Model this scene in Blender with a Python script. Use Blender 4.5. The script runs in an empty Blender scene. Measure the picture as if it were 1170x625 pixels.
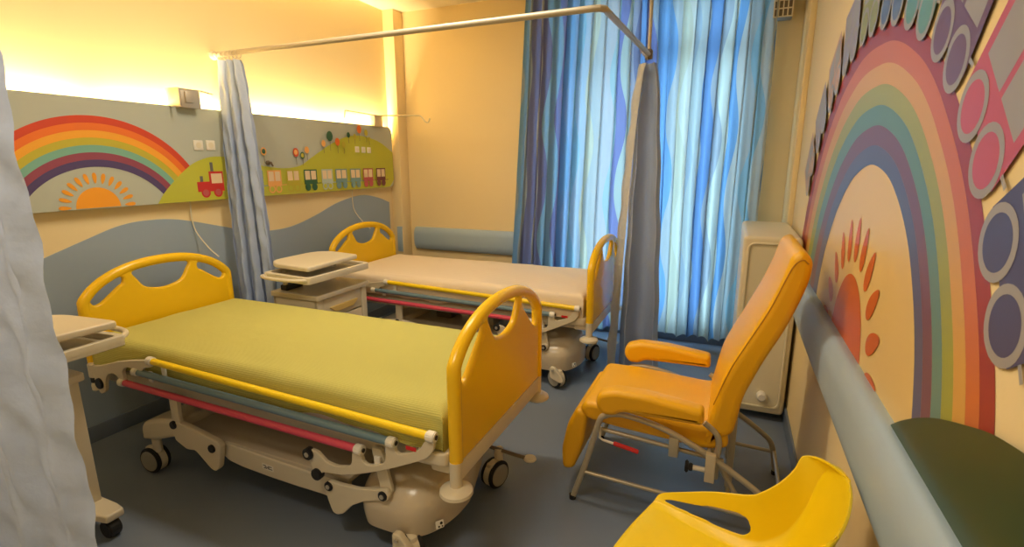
import bpy, bmesh, math, random
from mathutils import Vector, Matrix
S = bpy.context.scene
C = S.collection
PI = math.pi
random.seed(7)

# ------------------------------------------------------------------ camera
F, PITCH, YAW, ROLL = 579.3, 12.4, 23.3, -0.2
cd = bpy.data.cameras.new('camera'); cam = bpy.data.objects.new('camera', cd); C.objects.link(cam)
cd.sensor_fit = 'HORIZONTAL'; cd.sensor_width = 36.0; cd.lens = 36.0*F/1170.0; cd.clip_start = 0.02
p_, y_, r_ = math.radians(PITCH), math.radians(YAW), math.radians(ROLL)
fw = Vector((-math.sin(y_)*math.cos(p_), math.cos(y_)*math.cos(p_), -math.sin(p_)))
rt = Vector((math.cos(y_), math.sin(y_), 0)); up = rt.cross(fw)
rt2 = rt*math.cos(r_)+up*math.sin(r_); up2 = rt2.cross(fw)
M = Matrix((rt2, up2, -fw)).transposed().to_4x4(); M.translation = Vector((0, 0, 1.6))
cam.matrix_world = M
S.camera = cam
cd.dof.use_dof = True; cd.dof.focus_distance = 2.9; cd.dof.aperture_fstop = 9.0

# ------------------------------------------------------------------ world, lights, exposure
w = bpy.data.worlds.new('sky'); S.world = w; w.use_nodes = True
w.node_tree.nodes['Background'].inputs[0].default_value = (0.50, 0.79, 1.0, 1)
w.node_tree.nodes['Background'].inputs[1].default_value = 5.6
S.view_settings.view_transform = 'Standard'; S.view_settings.look = 'None'
S.view_settings.gamma = 1; S.view_settings.use_curve_mapping = False
S.view_settings.exposure = 0.0
WARM = (1.0, 0.77, 0.43)
COVE_W, CEIL_W = 26.0, 30.0

def area(name, loc, sx, sy, watts, col, rot):
    l = bpy.data.lights.new(name, 'AREA'); l.shape = 'RECTANGLE'; l.size = sx; l.size_y = sy
    l.energy = watts; l.color = col
    o = bpy.data.objects.new(name, l); C.objects.link(o); o.location = loc; o.rotation_euler = rot
    return o
# the bedhead units' up-lights, in the gap between board and wall
for yc in (1.35, 2.25, 3.15, 4.0):
    area('bedhead_uplight_lamp', (-3.305, yc, 1.875), 0.035, 0.8, COVE_W, WARM, (PI, math.radians(6), 0))
# two ceiling panel lamps
for (x, y) in ((-1.55, 2.2), (-1.3, 0.0)):
    area('ceiling_panel_lamp', (x, y, 3.03), 1.15, 0.28, CEIL_W, (1.0, 0.88, 0.70), (0, 0, 0))

# ------------------------------------------------------------------ materials
def mat(name, col, rough=0.5, metal=0.0, bump=0.0, bscale=60, spec=0.5, var=0.0, coat=0.0):
    m = bpy.data.materials.new(name); m.use_nodes = True; nt = m.node_tree; b = nt.nodes['Principled BSDF']
    b.inputs['Base Color'].default_value = (*col, 1); b.inputs['Roughness'].default_value = rough
    b.inputs['Metallic'].default_value = metal; b.inputs['Specular IOR Level'].default_value = spec
    b.inputs['Coat Weight'].default_value = coat
    if bump or var:
        tc = nt.nodes.new('ShaderNodeTexCoord'); nz = nt.nodes.new('ShaderNodeTexNoise')
        nz.inputs['Scale'].default_value = bscale; nz.inputs['Detail'].default_value = 4
        nt.links.new(tc.outputs['Object'], nz.inputs['Vector'])
        if bump:
            bp = nt.nodes.new('ShaderNodeBump'); bp.inputs['Strength'].default_value = bump; bp.inputs['Distance'].default_value = 0.01
            nt.links.new(nz.outputs['Fac'], bp.inputs['Height']); nt.links.new(bp.outputs['Normal'], b.inputs['Normal'])
        if var:
            mx = nt.nodes.new('ShaderNodeMix'); mx.data_type = 'RGBA'
            mx.inputs[6].default_value = (*[c*(1-var) for c in col], 1); mx.inputs[7].default_value = (*[min(1, c*(1+var)) for c in col], 1)
            nt.links.new(nz.outputs['Fac'], mx.inputs[0]); nt.links.new(mx.outputs[2], b.inputs['Base Color'])
    return m
def emis(name, col, s):
    m = bpy.data.materials.new(name); m.use_nodes = True; nt = m.node_tree; b = nt.nodes['Principled BSDF']
    b.inputs['Base Color'].default_value = (*col, 1)
    b.inputs['Emission Color'].default_value = (*col, 1); b.inputs['Emission Strength'].default_value = s
    return m
wall_m = mat('cream_wall_paint', (0.86, 0.69, 0.38), 0.7, bump=0.05, bscale=180)
ceil_m = mat('ceiling_paint', (0.90, 0.80, 0.58), 0.8)
floor_m = mat('blue_vinyl_floor', (0.175, 0.215, 0.285), 0.33, bump=0.02, bscale=300, var=0.10)
skirt_m = mat('blue_vinyl_skirting', (0.16, 0.20, 0.27), 0.4)
clad_m = mat('blue_grey_cladding', (0.32, 0.40, 0.49), 0.5)
bump_m = mat('blue_grey_bumper_rail', (0.38, 0.49, 0.59), 0.42)
yel_m = mat('yellow_plastic', (0.89, 0.545, 0.008), 0.26)
yelc_m = mat('yellow_chair_plastic', (0.86, 0.62, 0.004), 0.38)
yelrail_m = mat('yellow_rail_coating', (0.92, 0.64, 0.006), 0.3)
blue_rail_m = mat('slate_blue_rail_coating', (0.15, 0.24, 0.29), 0.35)
pink_rail_m = mat('pink_rail_coating', (0.66, 0.07, 0.12), 0.35)
cream_m = mat('cream_bed_plastic', (0.68, 0.60, 0.44), 0.38)
cream2_m = mat('cream_cover_plastic', (0.60, 0.51, 0.37), 0.24)
white_m = mat('white_plastic', (0.80, 0.76, 0.66), 0.35)
black_m = mat('black_rubber', (0.012, 0.012, 0.014), 0.5)
grey_m = mat('grey_rubber', (0.13, 0.13, 0.13), 0.5)
steel_m = mat('brushed_steel', (0.62, 0.56, 0.45), 0.5, 0.7)
rail_m = mat('beige_rail_paint', (0.46, 0.40, 0.29), 0.35, 0.2)
tube_m = mat('beige_steel_tube', (0.52, 0.47, 0.36), 0.32, 0.35)
vinyl_m = mat('orange_yellow_vinyl', (0.86, 0.455, 0.004), 0.42, bump=0.10, bscale=220)
red_m = mat('red_plastic', (0.62, 0.02, 0.02), 0.35)
rad_m = mat('cream_enamel', (0.78, 0.70, 0.50), 0.4)
dark_m = mat('dark_gap', (0.03, 0.025, 0.02), 0.8)
cord_m = mat('pale_cord', (0.75, 0.68, 0.5), 0.5)
brown_m = mat('brown_metal', (0.16, 0.12, 0.08), 0.45)
winframe_m = mat('window_frame_paint', (0.35, 0.42, 0.50), 0.5)
cabfill_m = mat('ochre_drawer_front', (0.70, 0.50, 0.16), 0.4)

def cloth(name, col, trans=0.35, wrinkle=0.35, scale=9.0, tcol=None):
    m = bpy.data.materials.new(name); m.use_nodes = True; nt = m.node_tree; N = nt.nodes; L = nt.links
    out = N['Material Output']; b = N['Principled BSDF']; b.inputs['Base Color'].default_value = (*col, 1)
    b.inputs['Roughness'].default_value = 0.8; b.inputs['Specular IOR Level'].default_value = 0.15
    tr = N.new('ShaderNodeBsdfTranslucent'); tr.inputs[0].default_value = (*(tcol or col), 1)
    mx = N.new('ShaderNodeMixShader'); mx.inputs[0].default_value = trans
    L.new(b.outputs[0], mx.inputs[1]); L.new(tr.outputs[0], mx.inputs[2]); L.new(mx.outputs[0], out.inputs[0])
    tc = N.new('ShaderNodeTexCoord'); nz = N.new('ShaderNodeTexNoise'); nz.inputs['Scale'].default_value = scale; nz.inputs['Detail'].default_value = 5
    bp = N.new('ShaderNodeBump'); bp.inputs['Strength'].default_value = wrinkle; bp.inputs['Distance'].default_value = 0.03
    L.new(tc.outputs['Object'], nz.inputs['Vector']); L.new(nz.outputs['Fac'], bp.inputs['Height'])
    L.new(bp.outputs[0], b.inputs['Normal']); L.new(bp.outputs[0], tr.inputs['Normal'])
    return m
priv_m = cloth('pale_blue_curtain_cloth', (0.44, 0.53, 0.74), 0.22, 0.3, 10)
priv2_m = cloth('grey_blue_curtain_cloth', (0.40, 0.46, 0.58), 0.12, 0.3, 9)
hem_m = cloth('curtain_lining_cloth', (0.60, 0.60, 0.57), 0.2, 0.5, 20)

def ribbed(name, col, col2, per, amt):
    m = bpy.data.materials.new(name); m.use_nodes = True; nt = m.node_tree; N = nt.nodes; L = nt.links
    b = N['Principled BSDF']; b.inputs['Roughness'].default_value = 0.85; b.inputs['Specular IOR Level'].default_value = 0.12
    tc = N.new('ShaderNodeTexCoord'); wv = N.new('ShaderNodeTexWave'); wv.bands_direction = 'Y'
    wv.inputs['Scale'].default_value = per; wv.inputs['Distortion'].default_value = 0.25; wv.inputs['Detail'].default_value = 1
    L.new(tc.outputs['UV'], wv.inputs['Vector'])
    mx = N.new('ShaderNodeMix'); mx.data_type = 'RGBA'; mx.inputs[6].default_value = (*col, 1); mx.inputs[7].default_value = (*col2, 1)
    L.new(wv.outputs['Fac'], mx.inputs[0]); L.new(mx.outputs[2], b.inputs['Base Color'])
    nz = N.new('ShaderNodeTexNoise'); nz.inputs['Scale'].default_value = 5; nz.inputs['Detail'].default_value = 3
    L.new(tc.outputs['Object'], nz.inputs['Vector'])
    bp = N.new('ShaderNodeBump'); bp.inputs['Strength'].default_value = amt; bp.inputs['Distance'].default_value = 0.004
    b2 = N.new('ShaderNodeBump'); b2.inputs['Strength'].default_value = 0.25; b2.inputs['Distance'].default_value = 0.03
    L.new(wv.outputs['Fac'], bp.inputs['Height']); L.new(nz.outputs['Fac'], b2.inputs['Height']); L.new(b2.outputs[0], bp.inputs['Normal']); L.new(bp.outputs[0], b.inputs['Normal'])
    return m
green_sheet_m = ribbed('lime_green_seersucker', (0.50, 0.47, 0.125), (0.57, 0.54, 0.17), 38, 0.35)
white_sheet_m = ribbed('ivory_cotton', (0.80, 0.68, 0.52), (0.83, 0.71, 0.55), 8, 0.05)

def striped(name, seed):
    m = bpy.data.materials.new(name); m.use_nodes = True; nt = m.node_tree; N = nt.nodes; L = nt.links
    out = N['Material Output']; b = N['Principled BSDF']; b.inputs['Roughness'].default_value = 0.8; b.inputs['Specular IOR Level'].default_value = 0.1
    tc = N.new('ShaderNodeTexCoord'); sx = N.new('ShaderNodeSeparateXYZ'); L.new(tc.outputs['UV'], sx.inputs[0])
    def math_(op, a, bb):
        n = N.new('ShaderNodeMath'); n.operation = op
        for i, v in enumerate((a, bb)):
            if v is None: continue
            if isinstance(v, (int, float)): n.inputs[i].default_value = v
            else: L.new(v, n.inputs[i])
        return n.outputs[0]
    # wavy distortion that drifts along the cloth
    ph = math_('ADD', math_('MULTIPLY', sx.outputs[1], 6.2), math_('MULTIPLY', sx.outputs[0], 2.6))
    wav = math_('MULTIPLY', math_('SINE', ph, None), 0.034)
    u = math_('ADD', math_('ADD', sx.outputs[0], wav), seed)
    vo = N.new('ShaderNodeTexVoronoi'); vo.voronoi_dimensions = '1D'; vo.inputs['Scale'].default_value = 10.5
    L.new(u, vo.inputs['W'])
    sp = N.new('ShaderNodeSeparateColor'); L.new(vo.outputs['Color'], sp.inputs[0])
    cr = N.new('ShaderNodeValToRGB'); cr.color_ramp.interpolation = 'LINEAR'
    pal = [(0.17, 0.19, 0.36), (0.42, 0.48, 0.48), (0.13, 0.27, 0.54), (0.50, 0.52, 0.42), (0.28, 0.46, 0.54), (0.15, 0.32, 0.60), (0.58, 0.62, 0.55), (0.20, 0.23, 0.44)]
    e = cr.color_ramp.elements
    e[0].color = (*pal[0], 1); e[0].position = 0; e[1].color = (*pal[1], 1); e[1].position = 1/8
    for i in range(2, 8):
        q = e.new(i/8); q.color = (*pal[i], 1)
    L.new(sp.outputs[0], cr.inputs[0]); L.new(cr.outputs[0], b.inputs['Base Color'])
    tr = N.new('ShaderNodeBsdfTranslucent'); L.new(cr.outputs[0], tr.inputs[0])
    mx = N.new('ShaderNodeMixShader'); mx.inputs[0].default_value = 0.55
    L.new(b.outputs[0], mx.inputs[1]); L.new(tr.outputs[0], mx.inputs[2]); L.new(mx.outputs[0], out.inputs[0])
    return m
strA_m = striped('wavy_striped_curtain_cloth', 0.0); strB_m = striped('wavy_striped_curtain_cloth_b', 31.4)

# ------------------------------------------------------------------ object helpers
ROOT = {}          # object name -> world offset of its thing
def thing(name, label, cat, loc, group=None):
    o = bpy.data.objects.new(name, None); C.objects.link(o); o.location = loc; o.empty_display_size = 0.1
    o['label'] = label; o['category'] = cat
    if group: o['group'] = group
    ROOT[o.name] = Vector(loc); return o
def tag(o, label, cat, group=None):
    o['label'] = label; o['category'] = cat
    if group: o['group'] = group
    return o
def link(name, me, mats, parent=None, smooth=True, label=None, base=None):
    if not isinstance(mats, (list, tuple)): mats = [mats]
    for m in mats: me.materials.append(m)
    o = bpy.data.objects.new(name, me); C.objects.link(o)
    if parent is not None:
        off = ROOT[parent.name]; ROOT[o.name] = off
        me.transform(Matrix.Translation(-off)); o.parent = parent
    else:
        if base is None:
            v = [p.co for p in me.vertices]
            base = Vector(((min(a.x for a in v)+max(a.x for a in v))/2, (min(a.y for a in v)+max(a.y for a in v))/2, min(a.z for a in v)))
        base = Vector(base); me.transform(Matrix.Translation(-base)); o.location = base; ROOT[o.name] = base
    if smooth:
        for p in me.polygons: p.use_smooth = True
        me.update()
        try: me.set_sharp_from_angle(angle=math.radians(38))
        except Exception: pass
    if label: o['label'] = label
    return o
def struct(o): o['kind'] = 'structure'; return o
def bm2me(bm, name='m'):
    bmesh.ops.recalc_face_normals(bm, faces=bm.faces)
    me = bpy.data.meshes.new(name); bm.to_mesh(me); bm.free(); return me
def join(*ms):
    bm = bmesh.new()
    for m in ms: bm.from_mesh(m)
    me = bpy.data.meshes.new('j'); bm.to_mesh(me); bm.free(); return me

def box(x0, x1, y0, y1, z0, z1, bev=0.0, seg=2):
    bm = bmesh.new(); bmesh.ops.create_cube(bm, size=1)
    for v in bm.verts:
        v.co = Vector(((x0+x1)/2+v.co.x*(x1-x0), (y0+y1)/2+v.co.y*(y1-y0), (z0+z1)/2+v.co.z*(z1-z0)))
    if bev: bmesh.ops.bevel(bm, geom=bm.edges[:], offset=bev, segments=seg, affect='EDGES', profile=0.5)
    return bm2me(bm)
def cyl(a, b, r, n=20, r2=None, bev=0.0):
    a, b = Vector(a), Vector(b); d = b-a; bm = bmesh.new()
    bmesh.ops.create_cone(bm, cap_ends=True, segments=n, radius1=r, radius2=r if r2 is None else r2, depth=d.length)
    if bev: bmesh.ops.bevel(bm, geom=[e for e in bm.edges if all(abs(abs(v.co.z)-d.length/2) < 1e-6 for v in e.verts)], offset=bev, segments=2, affect='EDGES')
    q = d.to_track_quat('Z', 'Y').to_matrix().to_4x4(); q.translation = (a+b)/2
    bm.transform(q); return bm2me(bm)
def cat(pts, n=6, closed=False):
    P = [Vector(p) for p in pts]; out = []; N = len(P)
    rng = range(N) if closed else range(N-1)
    for i in rng:
        p0 = P[(i-1) % N] if closed or i > 0 else P[0]*2-P[1]
        p1 = P[i]; p2 = P[(i+1) % N]
        p3 = P[(i+2) % N] if closed or i+2 < N else P[-1]*2-P[-2]
        for k in range(n):
            t = k/n
            out.append(0.5*((2*p1)+(p2-p0)*t+(2*p0-5*p1+4*p2-p3)*t*t+(3*p1-p0-3*p2+p3)*t**3))
    if not closed: out.append(P[-1])
    return out
def tube(pts, r, n=12, smooth=0, closed=False):
    P = cat(pts, smooth, closed) if smooth else [Vector(p) for p in pts]
    bm = bmesh.new(); rings = []; N = len(P); ref = None
    for i, p in enumerate(P):
        if closed: d = (P[(i+1) % N]-P[i-1])
        else: d = (P[min(i+1, N-1)]-P[max(i-1, 0)])
        d.normalize()
        if ref is None: ref = d.orthogonal().normalized()
        ref = (ref-d*ref.dot(d)).normalized(); s = d.cross(ref)
        rr = r[i] if isinstance(r, list) else r
        rings.append([bm.verts.new(p+(ref*math.cos(2*PI*k/n)+s*math.sin(2*PI*k/n))*rr) for k in range(n)])
    for i in range(N if closed else N-1):
        A, B = rings[i], rings[(i+1) % N]
        for k in range(n): bm.faces.new((A[k], A[(k+1) % n], B[(k+1) % n], B[k]))
    if not closed: bm.faces.new(rings[0][::-1]); bm.faces.new(rings[-1])
    return bm2me(bm)
def fillet(pts, r, n=5):
    out = []; N = len(pts)
    for i in range(N):
        p0, p1, p2 = (Vector((*pts[(i+k) % N][:2], 0)) for k in (-1, 0, 1))
        rr = pts[i][2] if len(pts[i]) > 2 else r
        a = (p0-p1); b = (p2-p1); d = min(rr, a.length*0.48, b.length*0.48)
        A = p1+a.normalized()*d; B = p1+b.normalized()*d
        for k in range(n+1):
            t = k/n; q = A*(1-t)**2+p1*2*t*(1-t)+B*t*t; out.append((q.x, q.y))
    return out
def plate(outline, plane, pos, th, bev=0.003, holes=(), seg=2):
    """outline extruded: plane 'xz' (pos = y of the centre), 'yz' (pos = x) or 'xy' (pos = z)"""
    cu = bpy.data.curves.new('c', 'CURVE'); cu.dimensions = '2D'; cu.fill_mode = 'BOTH'
    cu.extrude = max(th/2-bev, 0.0002); cu.bevel_depth = bev; cu.bevel_resolution = seg; cu.offset = -bev
    for loop in [outline]+list(holes):
        s = cu.splines.new('POLY'); s.points.add(len(loop)-1); s.use_cyclic_u = True
        for i, q in enumerate(loop): s.points[i].co = (q[0], q[1], 0, 1)
    o = bpy.data.objects.new('tmp', cu); C.objects.link(o)
    me = bpy.data.meshes.new_from_object(o.evaluated_get(bpy.context.evaluated_depsgraph_get()))
    bpy.data.objects.remove(o); bpy.data.curves.remove(cu)
    me.materials.clear()
    for v in me.vertices:
        a, b, c = v.co
        v.co = (a, pos-c, b) if plane == 'xz' else ((pos+c, a, b) if plane == 'yz' else (a, b, pos+c))
    me.update(); return me
def grid(fn, nu, nv, uvfn=None, closed_u=False):
    bm = bmesh.new(); V = [[bm.verts.new(fn(i/(nu-1), j/(nv-1))) for j in range(nv)] for i in range(nu)]
    uv = bm.loops.layers.uv.new('UVMap')
    for i in range(nu-1):
        for j in range(nv-1):
            f = bm.faces.new((V[i][j], V[i+1][j], V[i+1][j+1], V[i][j+1])); f.smooth = True
            for l, (a, b) in zip(f.loops, ((i, j), (i+1, j), (i+1, j+1), (i, j+1))):
                l[uv].uv = uvfn(a/(nu-1), b/(nv-1)) if uvfn else (a/(nu-1), b/(nv-1))
    me = bpy.data.meshes.new('g'); bm.to_mesh(me); bm.free(); return me
def lathe(prof, c, n=28, axis='Z'):
    bm = bmesh.new(); R = []
    for r, h in prof:
        R.append([bm.verts.new((r*math.cos(2*PI*k/n), r*math.sin(2*PI*k/n), h)) for k in range(n)])
    for A, B in zip(R, R[1:]):
        for k in range(n): bm.faces.new((A[k], A[(k+1) % n], B[(k+1) % n], B[k]))
    bm.faces.new(R[0][::-1]); bm.faces.new(R[-1])
    bmesh.ops.remove_doubles(bm, verts=bm.verts, dist=1e-6)
    if axis == 'Y': bm.transform(Matrix.Rotation(PI/2, 4, 'X'))
    if axis == 'X': bm.transform(Matrix.Rotation(PI/2, 4, 'Y'))
    bm.transform(Matrix.Translation(Vector(c))); return bm2me(bm)
class Flat:
    """painted print: coloured shapes lying in one vertical plane x = const, one mesh, many materials"""
    def __init__(s, x, sign): s.x = x; s.sg = sign; s.bm = bmesh.new(); s.mats = []; s.k = 0
    def mi(s, m):
        if m not in s.mats: s.mats.append(m)
        return s.mats.index(m)
    def poly(s, pts, m):
        s.k += 1; x = s.x+s.sg*0.00012*s.k
        vs = [s.bm.verts.new((x, p[0], p[1])) for p in pts]
        f = s.bm.faces.new(vs); f.material_index = s.mi(m); bmesh.ops.triangulate(s.bm, faces=[f])
    def band(s, A, B, m):
        s.k += 1; x = s.x+s.sg*0.00012*s.k
        a = [s.bm.verts.new((x, p[0], p[1])) for p in A]; b = [s.bm.verts.new((x, p[0], p[1])) for p in B]
        for i in range(len(a)-1):
            f = s.bm.faces.new((a[i], a[i+1], b[i+1], b[i])); f.material_index = s.mi(m)
    def disc(s, c, ry, rz, m, n=28): s.poly([(c[0]+ry*math.cos(2*PI*k/n), c[1]+rz*math.sin(2*PI*k/n)) for k in range(n)], m)
    def rect(s, y0, y1, z0, z1, m): s.poly([(y0, z0), (y1, z0), (y1, z1), (y0, z1)], m)
    def mesh(s):
        me = bpy.data.meshes.new('print'); s.bm.to_mesh(me); s.bm.free(); return me
def copy_tree(o, delta, parent=None):
    c = o.copy(); C.objects.link(c)
    if parent is None: c.location = o.location+Vector(delta); ROOT[c.name] = ROOT[o.name]+Vector(delta)
    else: c.parent = parent; ROOT[c.name] = ROOT[parent.name]
    for ch in list(o.children): copy_tree(ch, delta, c)
    return c

# ------------------------------------------------------------------ room shell
LX, RX, BY, FY, CZ = -3.33, 0.42, 4.65, -1.2, 3.07
T = 0.15
struct(link('floor', box(LX-T, RX+T, FY-T, BY+T, -0.1, 0), floor_m))
struct(link('ceiling', box(LX-T, RX+T, FY-T, BY+T, CZ, CZ+0.1), ceil_m))
struct(link('wall_left', box(LX-T, LX, FY-T, BY+T, 0, CZ), wall_m))
struct(link('wall_right', box(RX, RX+T, FY-T, BY+T, 0, CZ), wall_m))
struct(link('wall_front', box(LX, RX, FY-T, FY, 0, CZ), wall_m))
WX0, WX1, WZ0, WZ1 = -1.44, 0.06, 0.14, 2.93
struct(link('wall_back', join(box(LX, WX0, BY, BY+T, 0, CZ), box(WX1, RX, BY, BY+T, 0, CZ), box(WX0, WX1, BY, BY+T, 0, WZ0), box(WX0, WX1, BY, BY+T, WZ1, CZ)), wall_m))
struct(link('trim_1', box(LX, LX+0.13, 4.5, BY, 0, CZ, 0.004), wall_m))           # corner pier, left
struct(link('trim_2', box(RX-0.035, RX, 4.2, BY, 0, CZ, 0.004), wall_m))          # corner pier, right
# window with transom
wf = []
for (a, b) in ((WX0, WX0+0.06), (-0.74, -0.64), (WX1-0.06, WX1), (-1.10, -1.06), (-0.32, -0.28)):
    wf.append(box(a, b, BY+0.03, BY+0.09, WZ0, WZ1))
for (a, b) in ((WZ0, WZ0+0.07), (2.42, 2.54), (WZ1-0.06, WZ1)):
    wf.append(box(WX0, WX1, BY+0.03, BY+0.09, a, b))
win = struct(link('window_1', join(*wf), winframe_m))
glass = bpy.data.materials.new('window_glass'); glass.use_nodes = True
nt = glass.node_tree; nt.nodes.remove(nt.nodes['Principled BSDF'])
g1 = nt.nodes.new('ShaderNodeBsdfTransparent'); g2 = nt.nodes.new('ShaderNodeBsdfGlossy'); g2.inputs['Roughness'].default_value = 0.03
g3 = nt.nodes.new('ShaderNodeMixShader'); g3.inputs[0].default_value = 0.05
nt.links.new(g1.outputs[0], g3.inputs[1]); nt.links.new(g2.outputs[0], g3.inputs[2]); nt.links.new(g3.outputs[0], nt.nodes['Material Output'].inputs[0])
link('glass_pane', box(WX0+0.03, WX1-0.03, BY+0.055, BY+0.061, WZ0+0.03, WZ1-0.03), glass, win, smooth=False)
def skirting(name, pts_):
    return struct(link(name, box(*pts_, 0.003), skirt_m))
skirting('baseboard_left', (LX, LX+0.012, FY, 4.5, 0, 0.10))
skirting('baseboard_right', (RX-0.012, RX, FY, 4.2, 0, 0.10))
skirting('baseboard_back', (LX+0.13, RX-0.035, BY-0.012, BY, 0, 0.10))

# wave-topped protection cladding on the left wall
wave = [(1.0, 0.99), (1.22, 1.035), (1.458, 1.113), (1.643, 1.177), (1.823, 1.235), (1.984, 1.254), (2.195, 1.238), (2.487, 1.161), (2.72, 1.10), (2.929, 1.078), (3.144, 1.091), (3.402, 1.154), (3.69, 1.244), (4.008, 1.289), (4.265, 1.249), (4.445, 1.19)]
wv = [(p.x, p.y) for p in cat([(a, b, 0) for a, b in wave], 6)]
o = link('wall_cladding', plate([(1.0, 0.1), (4.445, 0.1)]+wv[::-1], 'yz', LX+0.003, 0.006, 0.001), clad_m, smooth=False)
tag(o, 'blue-grey wall cladding with a wavy top edge behind the beds', 'wall cladding')

# ------------------------------------------------------------------ bedhead panel on the left wall
RB = [mat('print_red', (0.62, 0.06, 0.02), 0.5), mat('print_orange', (0.80, 0.17, 0.02), 0.5), mat('print_amber', (0.86, 0.38, 0.03), 0.5),
      mat('print_olive', (0.52, 0.44, 0.04), 0.5), mat('print_teal', (0.19, 0.42, 0.33), 0.5), mat('print_plum', (0.28, 0.06, 0.10), 0.5), mat('print_indigo', (0.08, 0.055, 0.16), 0.5)]
sky_m = mat('print_grey_blue', (0.46, 0.49, 0.42), 0.45)
hill_m = mat('print_lime', (0.50, 0.50, 0.045), 0.5)
sun_m = mat('print_sun_orange', (0.85, 0.34, 0.02), 0.5)
win_m = mat('print_window_cream', (0.80, 0.62, 0.40), 0.5)
dg_m = mat('print_dark_green', (0.03, 0.12, 0.06), 0.5)
lb_m = mat('print_light_blue', (0.45, 0.55, 0.50), 0.5); tb_m = mat('print_teal_blue', (0.19, 0.33, 0.34), 0.5)
rose_m = mat('print_rose', (0.50, 0.10, 0.10), 0.5); mar_m = mat('print_maroon', (0.17, 0.05, 0.06), 0.5); peach_m = mat('print_peach', (0.85, 0.42, 0.12), 0.5)
PY0, PY1, PZ0, PZ1, PX = 0.95, 4.46, 1.352, 1.952, -3.262
panel = thing('bedhead_panel', 'long grey-blue bedhead wall panel printed with a rainbow, sun and toy train', 'wall panel', (-3.29, 2.7, PZ0))
link('board', plate(fillet([(PY0, PZ0, .001), (PY1, PZ0, .07), (PY1, PZ1, .07), (PY0, PZ1, .001)], .05, 8), 'yz', PX-0.012, 0.024, 0.002), sky_m, panel)
link('back_housing', box(LX, PX-0.024, PY0+0.03, PY1-0.12, PZ0+0.04, 1.865), white_m, panel, smooth=False)
def clip_arc(cy, cz, R, a0, a1, n=60):
    return [(cy-R*math.cos(a0+(a1-a0)*k/n), cz+R*math.sin(a0+(a1-a0)*k/n)) for k in range(n+1)]
fl = Flat(PX+0.0006, 1)
# rainbow: seven bands between two measured arcs
Oc, Ic = (1.748, 1.2185, 0.6385), (1.735, 1.150, 0.432)
NB = 72
def rb_curve(t):
    cy = Ic[0]+(Oc[0]-Ic[0])*t; cz = Ic[1]+(Oc[1]-Ic[1])*t; R = Ic[2]+(Oc[2]-Ic[2])*t; out = []
    for k in range(NB+1):
        a = math.radians(14+(166-14)*k/NB); out.append((cy-R*math.cos(a), max(cz+R*math.sin(a), PZ0+0.004)))
    return out
for i in range(7): fl.band(rb_curve(1-i/7), rb_curve(1-(i+1)/7), RB[i])
# sun
fl.poly([(1.715+0.112*math.cos(PI*k/24), max(PZ0+0.004, 1.358+0.112*math.sin(PI*k/24))) for k in range(25)], sun_m)
for k in range(13):
    a = math.radians(3+174*k/12); c0, s0 = math.cos(a), math.sin(a)
    pts = []
    for q in range(14):
        b = 2*PI*q/14; rr = 0.163+0.030*math.cos(b); ww = 0.0105*math.sin(b)*(1+0.35*math.cos(b))
        pts.append((1.715+rr*c0-ww*s0, max(PZ0+0.003, 1.358+rr*s0+ww*c0)))
    fl.poly(pts, sun_m)
hl = [(2.035, PZ0+.002), (2.08, 1.415), (2.145, 1.48), (2.232, 1.555), (2.30, 1.60), (2.377, 1.63), (2.45, 1.643), (2.56, 1.64), (2.70, 1.61), (2.862, 1.575), (3.046, 1.559), (3.206, 1.578), (3.319, 1.634), (3.437, 1.693), (3.578, 1.76), (3.743, 1.82), (3.896, 1.845), (4.054, 1.839), (4.263, 1.794), (4.457, 1.70)]
hc = [(p.x, p.y) for p in cat([(a, b, 0) for a, b in hl], 5)]
fl.band(hc, [(a, PZ0+.002 if a < 4.385 else PZ0+.002+(a-4.385)) for a, b in hc], hill_m)
# engine
eng = rose_m if False else RB[0]
red2 = mat('print_engine_red', (0.55, 0.03, 0.03), 0.5)
fl.rect(2.305, 2.50, 1.412, 1.478, red2); fl.rect(2.395, 2.50, 1.412, 1.545, red2); fl.rect(2.41, 2.49, 1.465, 1.53, win_m)
fl.rect(2.328, 2.350, 1.478, 1.515, grey_m); fl.rect(2.41, 2.432, 1.545, 1.605, grey_m)
for yy in (2.36, 2.45):
    fl.disc((yy, 1.405), 0.033, 0.033, red2); fl.disc((yy, 1.405), 0.022, 0.022, rose_m)
# wagons
wag = [(2.53, 2.66, mar_m), (2.70, 2.83, tb_m), (2.868, 3.0, peach_m), (3.05, 3.187, RB[3]), (3.231, 3.375, dg_m), (3.428, 3.56, lb_m), (3.597, 3.745, tb_m), (3.788, 3.93, tb_m), (3.968, 4.112, rose_m), (4.163, 4.307, mar_m)]
for (a, b, m) in wag:
    z1, z0 = 1.545, 1.425; fl.rect(a, b, z0, z1, m)
    mid = (a+b)/2; fl.rect(a+.012, mid-.006, 1.462, 1.535, win_m); fl.rect(mid+.006, b-.012, 1.462, 1.535, win_m)
    fl.rect(b, b+.045, 1.428, 1.434, m)
    for yy in (a+.035, b-.035):
        fl.disc((yy, 1.402), .031, .031, m); fl.disc((yy, 1.402), .020, .020, m if m in (dg_m, mar_m, rose_m, tb_m) else hill_m)
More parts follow.
